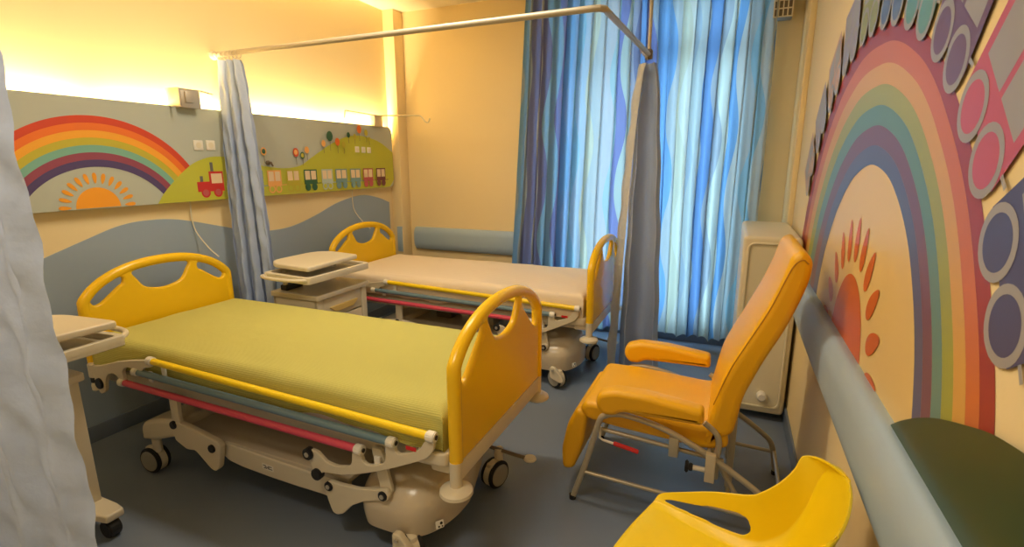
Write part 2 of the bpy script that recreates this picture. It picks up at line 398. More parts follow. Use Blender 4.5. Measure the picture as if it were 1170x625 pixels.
# lollipop trees
lol = [(2.851, 1.685, .030, peach_m, dg_m), (3.16, 1.682, .034, RB[0], peach_m), (3.227, 1.659, .028, dg_m, RB[3]), (3.278, 1.703, .028, peach_m, None), (3.554, 1.825, .043, dg_m, None), (3.474, 1.761, .028, peach_m, None),
       (3.644, 1.78, .034, RB[1], None), (3.722, 1.759, .027, RB[3], None), (3.792, 1.845, .025, dg_m, None), (3.876, 1.836, .024, RB[3], None), (3.943, 1.902, .037, RB[1], None), (4.038, 1.877, .030, RB[3], None), (4.083, 1.821, .02, RB[3], None)]
for (yy, zz, r, m, m2) in lol:
    fl.rect(yy-.0022, yy+.0022, zz-r*2.9, zz-r*.5, brown_m); fl.disc((yy, zz), r*.85, r, m)
    if m2: fl.disc((yy, zz), r*.55, r*.62, m2)
fm = fl.mesh(); o = link('rainbow_train_print', fm, fl.mats, panel, smooth=False)
o['label'] = 'printed picture of rainbow, sun, green hills, trees and train'
for (yy, zz, s) in ((2.348, 1.715, .032), (2.435, 1.717, .032), (3.912, 1.72, .027), (4.001, 1.718, .027), (4.083, 1.716, .027)):
    k = link('socket', box(PX, PX+.008, yy-s, yy+s, zz-s, zz+s, .003), white_m, panel)
    link('socket_recess', lathe([(s*.6, 0), (s*.6, .002)], (PX+.0065, yy, zz), 16, 'X'), cord_m, k)
kn = link('gas_outlet', join(lathe([(.018, 0), (.018, .014), (.010, .02), (.010, .038)], (PX+.002, 2.885, 1.60), 16, 'X'), cyl((PX+.04, 2.885, 1.60), (PX+.04, 2.90, 1.575), .006)), brown_m, panel)

# steel mounting bracket + rod on the panel top, and the drip-hook bracket
br = thing('equipment_bracket', 'steel clamp bracket with thin rod on top of the bedhead panel, left of the curtain', 'bracket', (-3.25, 2.25, PZ1))
link('clamp_plate', join(box(-3.285, -3.20, 2.235, 2.36, PZ1-.01, 2.055, .004), box(-3.20, -3.185, 2.255, 2.31, PZ1+.02, 2.04, .003)), steel_m, br)
link('side_plate', box(-3.285, -3.16, 2.195, 2.205, PZ1-.01, 2.055, .002), steel_m, br)
link('rod', tube([(-3.20, 2.20, 2.052), (-3.205, 2.38, 2.052), (-3.225, 2.47, 2.045)], .005, 8), steel_m, br)
dh = thing('drip_hook', 'thin steel drip hook arms on a clamp at the far end of the bedhead panel', 'hook', (-3.25, 4.2, PZ1))
link('clamp_plate', box(-3.285, -3.22, 4.15, 4.27, PZ1-.01, 2.05, .003), steel_m, dh)
link('hook_arm', tube([(-3.235, 4.24, 2.045), (-3.15, 4.24, 2.045), (-2.80, 4.22, 2.03), (-2.74, 4.22, 2.02), (-2.70, 4.22, 1.975), (-2.665, 4.22, 1.965), (-2.645, 4.22, 2.0)], .006, 8, 3), steel_m, dh)
link('hook_arm', tube([(-3.235, 4.17, 2.045), (-3.235, 3.80, 2.055), (-3.235, 3.76, 2.05), (-3.235, 3.745, 1.99)], .005, 8, 3), steel_m, dh)
for (yy, y2, lab) in ((2.27, 2.30, 'thin pale pull cord hanging from the bedhead panel to the green bed'), (3.86, 3.89, 'thin pale pull cord hanging from the bedhead panel to the white bed')):
    o = link('call_cord', tube([(-3.30, yy, 1.37), (-3.312, yy+.003, 1.25), (-3.305, yy+.015, 1.15), (-3.22, y2, 1.04), (-3.16, y2+.02, .98)], .004, 6, 4), cord_m)
    tag(o, lab, 'cord')

# ------------------------------------------------------------------ wall bumper rails
def bumper_profile(h, d): return [(0, -h), (d*.55, -h), (d*.92, -h*.62), (d, -h*.2), (d, h*.2), (d*.92, h*.62), (d*.55, h), (0, h)]
def bumper_y(x, y0, y1, zc, h, d):       # on right wall, protrudes to -x
    pr = cat([(a, b, 0) for a, b in bumper_profile(h, d)], 3)
    bm = bmesh.new(); R = []
    for y, s in ((y0, .93), (y0+.012, 1), (y1-.012, 1), (y1, .93)):
        R.append([bm.verts.new((x-p.x*s, y, zc+p.y*s)) for p in pr])
    for A, B in zip(R, R[1:]):
        for k in range(len(A)-1): bm.faces.new((A[k], A[k+1], B[k+1], B[k]))
    bm.faces.new(R[0]); bm.faces.new(R[-1][::-1]); return bm2me(bm)
o = link('bumper_rail', bumper_y(RX, -1.0, 3.12, .842, .118, .062), bump_m); tag(o, 'long grey-blue padded bumper rail on the right wall under the sun mural', 'bumper rail')
def swap(me, sx):      # turn a -x facing bumper run into a -y facing one
    for v in me.vertices: v.co = (v.co.y, BY+(v.co.x-RX), v.co.z)
    me.flip_normals(); return me
o = link('bumper_rail', swap(bumper_y(RX, -3.13, -1.75, .80, .118, .065), 1), bump_m); tag(o, 'short grey-blue bumper rail on the back wall behind the white bed', 'bumper rail')
o = link('corner_guard', box(LX+.055, LX+.115, 4.49, 4.503, .66, .93, .002), bump_m); tag(o, 'small flat grey-blue guard plate on the corner pier beside the white bed', 'wall guard')

# ------------------------------------------------------------------ mural on the right wall
def wallm(n, c): return mat(n, c, 0.36)
MB_ = [wallm('mural_crimson', (0.36, 0.045, 0.035)), wallm('mural_orange', (0.62, 0.17, 0.05)), wallm('mural_yellow', (0.68, 0.38, 0.09)), wallm('mural_green', (0.36, 0.38, 0.07)),
       wallm('mural_teal', (0.14, 0.28, 0.25)), wallm('mural_purple', (0.20, 0.085, 0.13)), wallm('mural_blue', (0.11, 0.12, 0.24))]
ms_m = wallm('mural_sun', (0.66, 0.13, 0.018)); mg_m = mat('mural_dark_green', (0.035, 0.07, 0.03), 0.3)
mgrey = wallm('mural_grey', (0.36, 0.34, 0.33)); minner = wallm('mural_cream', (0.80, 0.58, 0.23))
wc = dict(violet=wallm('mural_violet', (0.17, 0.08, 0.15)), pink=wallm('mural_pink', (0.55, 0.09, 0.14)), navy=wallm('mural_navy', (0.08, 0.075, 0.17)), teal=wallm('mural_wagon_teal', (0.14, 0.33, 0.32)),
          blue=wallm('mural_wagon_blue', (0.12, 0.17, 0.33)), olive=wallm('mural_wagon_olive', (0.30, 0.32, 0.10)), peach=wallm('mural_wagon_peach', (0.58, 0.34, 0.20)), lilac=wallm('mural_wagon_lilac', (0.34, 0.30, 0.38)))
def interp(tab, x):
    for (a, b), (c, d) in zip(tab, tab[1:]):
        if x <= c:
            t = (x-a)/(c-a); t = t*t*(3-2*t)*.3+t*.7; return b+(d-b)*t
    return tab[-1][1]
OT = [(-30, 1.30), (0, 1.235), (16, 1.205), (30, 1.176), (50, 1.153), (70, 1.162), (90, 1.195), (110, 1.258), (125, 1.315), (140, 1.37), (155, 1.425), (180, 1.48), (210, 1.5)]
IT = [(-30, .86), (0, .845), (20, .826), (40, .805), (60, .778), (80, .748), (100, .710), (120, .680), (140, .665), (180, .655), (210, .66)]
MCY, MCZ = 2.15, 0.85
def mcurve(t, a0=-28, a1=205, n=110):
    out = []
    for k in range(n+1):
        a = a0+(a1-a0)*k/n; r = interp(IT, a)*(1-t)+interp(OT, a)*t; q = math.radians(a)
        out.append((MCY-r*math.cos(q), MCZ+r*math.sin(q)))
    return out
mu = Flat(RX-0.0006, -1)
mu.band(mcurve(0), [(MCY, MCZ-.2)]*111, minner)
for i in range(7): mu.band(mcurve(1-i/7), mcurve(1-(i+1)/7), MB_[i])
SC = (2.10, .885)
mu.poly([(SC[0]+.262*math.cos(2*PI*k/48), SC[1]+.318*math.sin(2*PI*k/48)) for k in range(48)], ms_m)
for k in range(22):
    a = 2*PI*(k+.5)/22; c0, s0 = math.cos(a), math.sin(a); pts = []
    for q in range(18):
        b = 2*PI*q/18; rr = 1.42+.255*math.cos(b); ww = .105*math.sin(b)*(1-.3*math.cos(b))
        pts.append((SC[0]+.285*(rr*c0-ww*s0), SC[1]+.312*(rr*s0+ww*c0)))
    mu.poly(pts, ms_m)
# train running over the arch: wagon wheels on the rainbow
def arc_pt(a, off=0.0):
    r = interp(OT, a)+off; q = math.radians(a); return Vector((MCY-r*math.cos(q), MCZ+r*math.sin(q)))
cols = ['navy', 'pink', 'violet', 'teal', 'blue', 'olive', 'lilac', 'peach', 'lilac', 'peach']
# walk along the arch by arc length
samp = [(-10+k*.5) for k in range(380)]; acc = [0]
for k in range(1, len(samp)): acc.append(acc[-1]+(arc_pt(samp[k], .05)-arc_pt(samp[k-1], .05)).length)
def ang_at(s):
    for k in range(1, len(acc)):
        if acc[k] >= s: t = (s-acc[k-1])/(acc[k]-acc[k-1]); return samp[k-1]+.5*t
    return samp[-1]
s_first = next(acc[k] for k in range(len(samp)) if samp[k] >= 23.2)
for i, cn in enumerate(cols):
    m = wc[cn]; sA = s_first+i*.315
    A = arc_pt(ang_at(sA), .045); B = arc_pt(ang_at(sA+.145), .045); t = (B-A).normalized(); n = Vector((-t.y, t.x))
    if n.dot(A-Vector((MCY, MCZ))) < 0: n = -n
    P = lambda a, b: tuple(A+t*a+n*b)
    H_ = .30 if i < 5 else .22
    mu.poly([P(-.07, -.005), P(.215, -.005), P(.215, H_), P(-.07, H_)], m)
    mu.poly([P(-.045, .085), P(.064, .085), P(.064, H_-.025), P(-.045, H_-.025)], mgrey); mu.poly([P(.081, .085), P(.19, .085), P(.19, H_-.025), P(.081, H_-.025)], mgrey)
    for a in (0, .145):
        c0 = A+t*a; mu.disc((c0.x, c0.y), .068, .068, mgrey); mu.disc((c0.x, c0.y), .051, .051, m)
    mu.poly([P(-.10, .03), P(-.07, .03), P(-.07, .04), P(-.10, .04)], mgrey)
hp_ = [(p.x, p.y) for p in cat([(a, b, 0) for a, b in [(1.80, .66), (1.66, .765), (1.549, .862), (1.38, .99), (1.211, 1.085), (1.05, 1.15), (.917, 1.19), (.7, 1.215), (.4, 1.18), (0, 1.0), (-.3, .8)]], 6)]
mu.band(hp_, [(a, .6) for a, b in hp_], mg_m)
# trim mural so that it stays above the bumper foot line: the print ends at the skirting
for v in mu.bm.verts: v.co.z = max(v.co.z, .74); v.co.y = min(max(v.co.y, -1.0), 4.15)
mm = mu.mesh(); o = link('wall_mural', mm, mu.mats, smooth=False, base=(RX, 2.1, .74))
tag(o, 'big rainbow wall mural with orange sun, train wagons and dark green hill', 'wall mural')

# ------------------------------------------------------------------ ventilation box, radiator cover, ceiling lamps
vt = thing('wall_vent', 'small dark grille box high on the back wall right of the window', 'vent', (.26, BY-.06, 2.62))
link('housing', box(.17, .30, BY-.12, BY, 2.64, 2.87, .004), winframe_m, vt)
link('grille', join(*[box(.17+i*.0305, .1785+i*.0305, BY-.127, BY-.12, 2.64, 2.87) for i in range(5)], *[box(.17, .30, BY-.128, BY-.121, 2.64+j*.0555, 2.648+j*.0555) for j in range(5)]), rad_m, vt, smooth=False)
link('grille_back', box(.173, .297, BY-.122, BY-.1195, 2.643, 2.867), brown_m, vt, smooth=False)
rc = thing('radiator_cover', 'cream rounded heater unit behind the yellow recliner by the window', 'heater', (.25, 3.75, 0))
link('casing', plate(fillet([(.085, .05), (.40, .05), (.40, 1.165), (.085, 1.165)], .03, 5), 'xz', 3.75, .88, .02, seg=3), rad_m, rc)
def ring(a, b, c, d, w_, r): return fillet([(a, b), (c, b), (c, d), (a, d)], r, 6), fillet([(a+w_, b+w_), (c-w_, b+w_), (c-w_, d-w_), (a+w_, d-w_)], r*.8, 6)
ro, ri = ring(.11, .09, .375, 1.13, .012, .05)
link('inset_frame', plate(ro, 'xz', 3.305, .012, .003, holes=[ri]), rad_m, rc)
link('knob', lathe([(.018, 0), (.018, .02), (.012, .026)], (.30, 3.31, 1.06), 16, 'Y'), white_m, rc)
link('valve', lathe([(.03, 0), (.03, .03), (.02, .04)], (.27, 3.31, .17), 16, 'Y'), white_m, rc)
for (x, y, lab) in ((-1.55, 2.2, 'ceiling lamp above the green bed'), (-1.3, 0.0, 'ceiling lamp behind the camera')):
    t = thing('ceiling_lamp', lab, 'ceiling lamp', (x, y, CZ))
    link('frame', plate(fillet([(x-.62, y-.18), (x+.62, y-.18), (x+.62, y+.18), (x-.62, y+.18)], .02, 3), 'xy', CZ-.022, .044, .004, holes=[fillet([(x-.585, y-.145), (x+.585, y-.145), (x+.585, y+.145), (x-.585, y+.145)], .01, 3)]), white_m, t)
    link('diffuser', box(x-.585, x+.585, y-.145, y+.145, CZ-.03, CZ-.012), emis('lamp_diffuser', (1, .86, .6), 3.0), t, smooth=False)

# ------------------------------------------------------------------ curtain rails
def hooks(parent, x0, x1, y0, y1, z, n):
    for i in range(n):
        t = i/(n-1) if n > 1 else 0; x = x0+(x1-x0)*t; y = y0+(y1-y0)*t
        link('curtain_hook', tube([(x, y+.023*math.cos(a), z-.006+.027*math.sin(a)) for a in [2*PI*k/12 for k in range(12)]], .003, 6, 0, True), steel_m, parent)
RZ = 2.318
def curtain_rail(name, lab, ry, xc, y_end, group):
    t = thing(name, lab, 'curtain rail', (LX, ry, RZ), group)
    link('rail', tube([(LX+.005, ry, RZ), (xc-.06, ry, RZ), (xc-.02, ry+.006, RZ), (xc, ry+.03, RZ), (xc, ry+.08, RZ), (xc+.03, y_end, RZ)], .0165, 14), rail_m, t)
    link('wall_socket', lathe([(.03, 0), (.03, .012), (.02, .02)], (LX, ry, RZ), 20, 'X'), steel_m, t)
    link('ceiling_rod', cyl((xc+.03, y_end, RZ-.01), (xc+.03, y_end, CZ), .0125), rail_m, t)
    link('rod_clamp', lathe([(.024, -.03), (.028, -.012), (.028, .022), (.018, .034)], (xc+.03, y_end, RZ), 18), brown_m, t)
    return t
curtain_rail('curtain_rail', 'beige ceiling-hung curtain rail between the green and white beds', 2.59, -.635, 3.80, None)
curtain_rail('curtain_rail', 'beige curtain rail carrying the pale curtain at the left edge', .60, -.30, .72, None)

# ------------------------------------------------------------------ hanging curtains
def hanging(path0, path1, z0, z1, folds, amp0, amp1, nu=160, nv=60, waist=None, seed=0, thick=None):
    """cloth gathered at the top (path0 at z1) and looser at the bottom (path1 at z0); path = ((x,y),(x,y))"""
    rnd = random.Random(seed); ph = [rnd.uniform(0, 2*PI) for _ in range(6)]
    (a0, a1), (b0, b1) = path0, path1
    def fn(u, v):
        s = v; z = z1+(z0-z1)*v
        e = s**.55
        X0 = Vector(a0)*(1-e)+Vector(b0)*e; X1 = Vector(a1)*(1-e)+Vector(b1)*e
        uu = u+.018*math.sin(u*9+ph[0])+.010*math.sin(v*5+u*7+ph[1])
        p = X0+(X1-X0)*uu; d = (X1-X0); n = Vector((-d.y, d.x)).normalized()
        am = amp0+(amp1-amp0)*v**.6
        f = math.sin(2*PI*folds*uu+.5*math.sin(3*v+ph[2]))+.35*math.sin(2*PI*folds*2.3*uu+ph[3]+1.2*v)
        wv_ = .005*math.sin(z*19+u*40+ph[4])+.003*math.sin(z*47+u*23)
        q = p+n*(am*f+wv_)+d.normalized()*(am*.55*math.cos(2*PI*folds*uu+ph[5]))
        return (q.x, q.y, z+.006*math.sin(u*30+ph[1])*v)
    L = (Vector(a1)-Vector(a0)).length*2.8
    return grid(fn, nu, nv, lambda a, b: (a*L, b*(z1-z0)))
t = thing('privacy_curtain', 'pale blue privacy curtain bunched at the wall between the two beds', 'curtain', (-3.15, 2.59, .45))
link('cloth', hanging(((-3.265, 2.56), (-3.075, 2.60)), ((-3.205, 2.45), (-2.915, 2.575)), .42, RZ-.045, 3.5, .018, .034, 180, 70, seed=3), priv_m, t)
hooks(t, -3.27, -3.09, 2.59, 2.59, RZ-.005, 6)
t = thing('privacy_curtain', 'grey-blue privacy curtain gathered at the end of the rail, in front of the window', 'curtain', (-.6, 3.82, .05))
def cur2():
    # one cloth wrapped in four deep folds under the ceiling rod
    def fn(u, v):
        z = RZ-.055+(0.035-(RZ-.055))*v; e = v**.6
        x0 = -.672+(-.80+.672)*e; x1 = -.525+(-.34+.525)*e; w_ = x1-x0
        a = 2*PI*1.6*u
        x = x0+w_*(.12+.76*(u))+.05*w_*math.sin(a*1.0+.8)+.004*math.sin(z*13)
        y = 3.80+(.022+.055*e)*math.cos(a+1.0)-(.02*e)+.006*math.sin(z*9+5*u)
        return (x, y, z)
    return grid(fn, 120, 50, lambda a, b: (a*1.5, b*2.2))
link('cloth', cur2(), priv2_m, t)
def cur2b():
    def fn(u, v):
        z = RZ-.06+(0.035-(RZ-.06))*v; e = v**.6
        x = -.662+(-.80+.662)*e+(.052+.012*e)*u+.006*math.sin(z*21)*(1-u); y = 3.765-.035*e+.022*math.sin(u*3.0+z*.8)-.012*(1-u)
        return (x, y, z)
    return grid(fn, 16, 70)
link('lining_edge', cur2b(), hem_m, t, label='beige-grey lining edge')
hooks(t, -.615, -.61, 3.55, 3.77, RZ-.005, 4)
t = thing('privacy_curtain', 'large pale blue-grey privacy curtain close up at the left edge of the photo', 'curtain', (-1.7, .60, .1))
link('cloth', hanging(((-2.15, .60), (-1.335, .60)), ((-2.15, .60), (-1.415, .60)), .06, RZ-.055, 3.0, .016, .016, 200, 80, seed=11), priv_m, t)
hooks(t, -2.1, -1.38, .6, .6, RZ-.005, 9)

def window_curtain(xa, xb, ya, z0, z1, folds, m, label, seed, g):
    rnd = random.Random(seed); ph = [rnd.uniform(0, 6.28) for _ in range(8)]
    W = xb-xa
    def fn(u, v):
        z = z1+(z0-z1)*v; uu = u+.012*math.sin(u*17+ph[0])+.006*math.sin(u*41+ph[1])
        am = (.030+.018*math.sin(u*11+ph[2]))*(.75+.45*v)
        y = ya+am*math.sin(2*PI*folds*uu+.25*math.sin(2.2*z+ph[3]))+.008*math.sin(2*PI*folds*2.1*uu+ph[4]+z)
        x = xa+W*uu+.016*math.cos(2*PI*folds*uu+ph[5])+.010*math.sin(z*1.3+u*6+ph[6])-(.13*(u*0+1)*(v)*(1-u) if xa < -1.5 else 0)-(.06*v*(1-u) if xa < -1.5 else 0)
        return (x, y, z+(.012*math.sin(u*23)+.008*math.sin(u*51))*v)
    o = link('window_curtain', grid(fn, 300, 40, lambda a, b: (a*W*1.75, b*(z1-z0))), m)
    tag(o, label, 'curtain', g); return o
window_curtain(-1.77, -.78, 4.42, .10, 3.02, 9.5, strA_m, 'wavy-striped blue window curtain, the left one, beside the cream wall', 4, 'window curtains')
window_curtain(-.81, .175, 4.515, .09, 3.02, 10.5, strB_m, 'wavy-striped bright blue window curtain, the right one, beside the heater', 9, 'window curtains')
# curtain track on the ceiling
o = link('curtain_track', box(-1.95, .25, 4.38, 4.56, 3.03, CZ), white_m); tag(o, 'white curtain track at the ceiling above the window', 'curtain track')

# ------------------------------------------------------------------ hospital bed
HW = .435
def topz(y): return 1.058-.128*(abs(y)/HW)**2.3
def board_outline(yc, zb):
    pts = [(-HW, zb), (HW, zb), (HW, .88)]
    arc = [(HW*math.sin(a), 0) for a in [PI/2*(1-k/15) for k in range(31)]]
    top = []
    for k in range(41):
        y = HW*(1-k/20); top.append(y)
    res = [(yc-HW, zb), (yc+HW, zb), (yc+HW, .86)]
    for k in range(1, 40):
        y = HW*math.cos(PI*k/40)**1 if True else 0
        res.append((yc+y, topz(y)-.035*(abs(y)/HW)**9))
    res.append((yc-HW, .86)); return res
def sym(pts, yc): return [(yc+a, b) for a, b in pts]
c_hole = [(-.165, .998), (-.09, 1.012), (0, 1.016), (.09, 1.012), (.165, .998), (.145, .955), (.115, .91), (.07, .888), (0, .878), (-.07, .888), (-.115, .91), (-.145, .955)]
s_hole = [(-.385, .865), (-.383, .915), (-.30, .962), (-.225, .982), (-.222, .948), (-.25, .93), (-.345, .862)]
def smooth_loop(pts, n=4): return [(p.x, p.y) for p in cat([(a, b, 0) for a, b in pts], n, True)]
def board(yc, xc, zb, s_hole=s_hole):
    ol = board_outline(yc, zb)
    hs = [smooth_loop(sym(c_hole, yc)), smooth_loop(sym(s_hole, yc)), smooth_loop([(yc-a, b) for a, b in s_hole][::-1])]
    body = plate(ol, 'yz', xc, .034, .013, holes=hs, seg=3)
    # thick rounded rim following the arch
    rim = [(xc, q[0], q[1]) for q in ol[2:]]
    rim = [(xc, yc+HW-.012, zb+.01)]+[(xc, yc+(q[1]-yc)*(1-.028), q[2]-.014) for q in rim]+[(xc, yc-HW+.012, zb+.01)]
    return join(body, tube(rim, .0265, 12))
def circ3(c, r, n=20): return [(c[0]+r*math.cos(2*PI*k/n), c[1]+r*math.sin(2*PI*k/n)) for k in range(n)]
def caster(parent, x, y, ang, r=.07):
    """twin-wheel castor: fork + hub cap; returns the fork"""
    d = Vector((math.cos(ang), math.sin(ang), 0)); s = Vector((-d.y, d.x, 0)); c = Vector((x, y, r+.002))
    f = link('caster', join(cyl(c+Vector((0, 0, r*.7))+d*.03, c+Vector((0, 0, r*1.75))+d*.03, .022, 16), box_rot(c+Vector((0, 0, r*.55))+d*.0, (.095, .040, .06), ang, .014)), cream_m, parent)
    for sg in (-1, 1):
        a = c+s*sg*.016; b = c+s*sg*.036
        wl = link('wheel', cyl(a, b, r, 32, bev=.006), black_m, f)
        link('hub_cap', cyl(a, b+s*sg*.003, r*.84, 28, bev=.004), mat_hub, wl)
    link('wheel_casing', cyl(c-s*.016, c+s*.016, r*.97, 28), cream_m, f)
    return f
mat_hub = mat('grey_hub_plastic', (.33, .31, .26), .4)
def box_rot(c, size, ang, bev):
    me = box(-size[0]/2, size[0]/2, -size[1]/2, size[1]/2, -size[2]/2, size[2]/2, bev)
    me.transform(Matrix.Translation(Vector(c)) @ Matrix.Rotation(ang, 4, 'Z')); return me
def make_bed(yc):
    bed = thing('hospital_bed', 'x', 'bed', (-1.98, yc, 0)); y0 = yc-.455      # y0 near side
    hb = link('headboard', board(yc, -3.10, .48), yel_m, bed); fb = link('footboard', board(yc, -.862, .505, [(-.388, .822), (-.388, .91), (-.30, .962), (-.20, .985), (-.197, .955), (-.235, .915), (-.345, .815)]), yel_m, bed)
    # cream strip and posts under the footboard
    link('foot_crossbar', box(-.885, -.845, yc-.42, yc+.43, .43, .508, .008), cream_m, bed)
    for sg in (-1, 1):
        py = yc+sg*(HW-.006)
        link('bumper_post', join(cyl((-.862, py, .40), (-.862, py, .515), .0235, 20)), cream_m, bed)
        link('bumper_disc', lathe([(.02, .012), (.045, .006), (.062, -.006), (.064, -.018), (.05, -.028), (.02, -.03)], (-.862, py, .405), 32), cream_m, bed)
        link('bumper_roller', join(lathe([(.015, .0), (.03, .004), (.032, .03), (.026, .05)], (-3.08, py+sg*-.0, .40), 20), lathe([(.026, .075), (.034, .08), (.034, .15), (.022, .158)], (-3.08, py, .40), 20)), cream_m, bed)
        link('roller_clamp', cyl((-3.08, py, .448), (-3.08, py, .478), .030, 16), black_m, bed)
    # mattress support frame
    link('mattress_frame', join(box(-3.02, -.90, y0+.045, y0+.085, .455, .52, .006), box(-3.02, -.90, yc+.37, yc+.41, .455, .52, .006), box(-3.02, -2.95, y0+.05, yc+.40, .455, .52, .006), box(-.97, -.885, y0+.02, yc+.42, .455, .52, .012),
                                box(-2.2, -2.14, y0+.05, yc+.4, .455, .51), box(-1.6, -1.54, y0+.05, yc+.4, .455, .51)), cream_m, bed)
    link('mattress_deck', box(-3.0, -.93, y0+.06, yc+.395, .515, .535, .004), cream2_m, bed)
    link('mattress', box(-3.03, -.93, y0+.03, yc+.425, .535, .695, .03, 3), white_m, bed)
    # end corner blocks
    link('corner_block', plate(fillet([(-1.02, y0-.0), (-.885, y0-.0), (-.885, y0+.14), (-1.02, y0+.10)], .03, 4), 'xy', .52, .055, .01), cream_m, bed)
    # folding side rail: three coloured tubes between two curved brackets
    ry = y0-.012
    for nm, m, a, b, lab in (('side_rail_tube', yelrail_m, (-2.515, .664), (-.945, .620), 'yellow rail tube'), ('side_rail_tube', blue_rail_m, (-2.645, .587), (-1.125, .556), 'slate blue rail tube'), ('side_rail_tube', pink_rail_m, (-2.775, .508), (-1.285, .487), 'pink rail tube')):
        t = link(nm, cyl((a[0], ry, a[1]), (b[0], ry, b[1]), .0165, 18), m, bed, label=lab)
        for (q, sg) in ((a, -1), (b, 1)):
            link('end_cap', join(cyl((q[0]-.012*sg, ry, q[1]), (q[0]+.026*sg, ry, q[1]), .022, 18, bev=.004)), white_m, t)
            link('cap_screw', cyl((q[0]+.024*sg, ry, q[1]), (q[0]+.029*sg, ry, q[1]), .009, 12), dark_m, t)
    A = [(-1.562, .405), (-1.54, .43), (-1.50, .425), (-1.455, .388), (-1.40, .382), (-1.335, .398), (-1.318, .42), (-1.312, .475), (-1.268, .478), (-1.262, .44), (-1.245, .428), (-1.20, .436), (-1.16, .455), (-1.148, .48), (-1.148, .545), (-1.105, .552), (-1.10, .52), (-1.085, .513), (-1.04, .53), (-.99, .556), (-.965, .60), (-.925, .612), (-.928, .57), (-.955, .53), (-1.00, .505), (-1.10, .455), (-1.20, .41), (-1.30, .372), (-1.38, .348), (-1.44, .342), (-1.478, .336), (-1.505, .312), (-1.53, .318), (-1.535, .345)]
    k = link('rail_bracket', plate(fillet(A, .014, 3), 'xz', ry+.004, .018, .003), cream_m, bed)
    for (q, r) in (((-1.545, .408), .026), ((-1.507, .322), .026)): link('pivot_bolt', join(cyl((q[0], ry-.018, q[1]), (q[0], ry+.012, q[1]), r, 20, bev=.003)), black_m, k)
    link('bolt_screw', cyl((-1.545, ry-.021, .408), (-1.545, ry-.017, .408), .011, 12), steel_m, k)
    D = [(-3.02, .46), (-3.02, .56), (-2.955, .572), (-2.884, .592), (-2.80, .618), (-2.70, .640), (-2.55, .665), (-2.50, .655), (-2.53, .63), (-2.585, .618), (-2.612, .585), (-2.655, .575), (-2.682, .604), (-2.735, .598), (-2.765, .572), (-2.755, .51), (-2.80, .495), (-2.812, .54), (-2.85, .548), (-2.90, .530), (-2.925, .49), (-2.94, .43), (-2.985, .405)]
    k = link('rail_bracket', plate(fillet(D, .016, 3), 'xz', ry+.004, .018, .003), cream_m, bed)
    link('pivot_bolt', cyl((-2.975, ry-.016, .47), (-2.975, ry+.01, .47), .03, 20, bev=.003), black_m, k)
    for (x, z0, z1) in ((-2.45, .56, .665), (-2.56, .545, .60), (-1.20, .42, .47)):
        link('rail_stay', box(x-.014, x+.014, ry+.005, ry+.016, z0, z1, .003), white_m, bed)
    # fabric release tag
    link('release_button', box(-1.05, -1.005, ry-.006, ry-.0035, .545, .56), red_m, bed, smooth=False)
    # under-carriage: links and triangular plates
    ly = y0+.005
    B = [(-1.49, .268), (-1.46, .295), (-1.42, .29), (-1.307, .297), (-1.204, .319), (-1.165, .33), (-1.15, .305), (-1.165, .278), (-1.207, .270), (-1.28, .246), (-1.346, .208), (-1.395, .155), (-1.432, .138), (-1.455, .145), (-1.475, .2)]
    k = link('link_plate', plate(fillet(B, .012, 3), 'xz', ly, .02, .004), cream_m, bed)
    for q in ((-1.462, .268), (-1.183, .30)): link('pivot_bolt', join(cyl((q[0], ly-.018, q[1]), (q[0], ly, q[1]), .021, 20, bev=.003)), black_m, k)
    for q in ((-1.462, .268), (-1.183, .30)): link('bolt_screw', cyl((q[0], ly-.021, q[1]), (q[0], ly-.016, q[1]), .010, 12), steel_m, k)
    link('link_bar', plate(fillet([(-1.245, .49), (-1.195, .49), (-1.152, .31), (-1.175, .275), (-1.208, .285)], .015, 3), 'xz', ly+.022, .018, .003), cream_m, bed)
    Fp = [(-2.47, .352), (-2.40, .352), (-2.291, .337), (-2.144, .309), (-2.125, .292), (-2.155, .17), (-2.185, .143), (-2.215, .15), (-2.313, .226), (-2.376, .216), (-2.455, .25)]
    k = link('link_plate', plate(fillet(Fp, .014, 3), 'xz', ly+.012, .03, .005), cream_m, bed)
    for q in ((-2.447, .335), (-2.183, .268)): link('pivot_bolt', cyl((q[0], ly-.014, q[1]), (q[0], ly+.01, q[1]), .021, 20, bev=.003), black_m, k)
    link('link_bar', box(-2.463, -2.405, ly, ly+.024, .33, .50, .005), cream_m, bed)
    # long chassis with covers
    G = [(-2.30, .292), (-1.906, .276), (-1.42, .262), (-1.42, .16), (-1.544, .172), (-1.70, .170), (-1.86, .172), (-2.04, .180), (-2.13, .192), (-2.175, .218), (-2.20, .245), (-2.30, .25)]
    k = link('chassis_beam', plate(fillet(G, .02, 4), 'xz', y0+.065, .05, .008), cream_m, bed)
    link('warning_label', plate(fillet([(-1.905, .212), (-1.835, .208), (-1.835, .236), (-1.905, .240)], .004, 2), 'xz', y0+.0393, .0012, .0003), white_m, k)
    link('label_mark', join(*[plate([(-1.90+a, .216+b), (-1.90+a+l, .216+b-.0006), (-1.90+a+l, .220+b-.0006), (-1.90+a, .220+b)], 'xz', y0+.0386, .0008, .0002) for a, b, l in ((.005, .0, .02), (.012, .006, .030), (.002, .013, .018), (.032, .012, .024), (.03, .0, .028))]), black_m, k, smooth=False)
    link('chassis_beam', plate(fillet(G, .02, 4), 'xz', yc+.31, .05, .008), cream_m, bed)
    link('chassis_cover', plate(fillet([(-2.62, .30), (-1.40, .285), (-1.40, .26), (-2.62, .27)], .006, 2), 'xz', yc-.04, .74, .004), cream2_m, bed)
    link('lift_column', join(box(-1.98, -1.74, yc-.12, yc+.12, .28, .40, .02), box(-1.93, -1.79, yc-.08, yc+.08, .38, .47, .01)), cream2_m, bed)
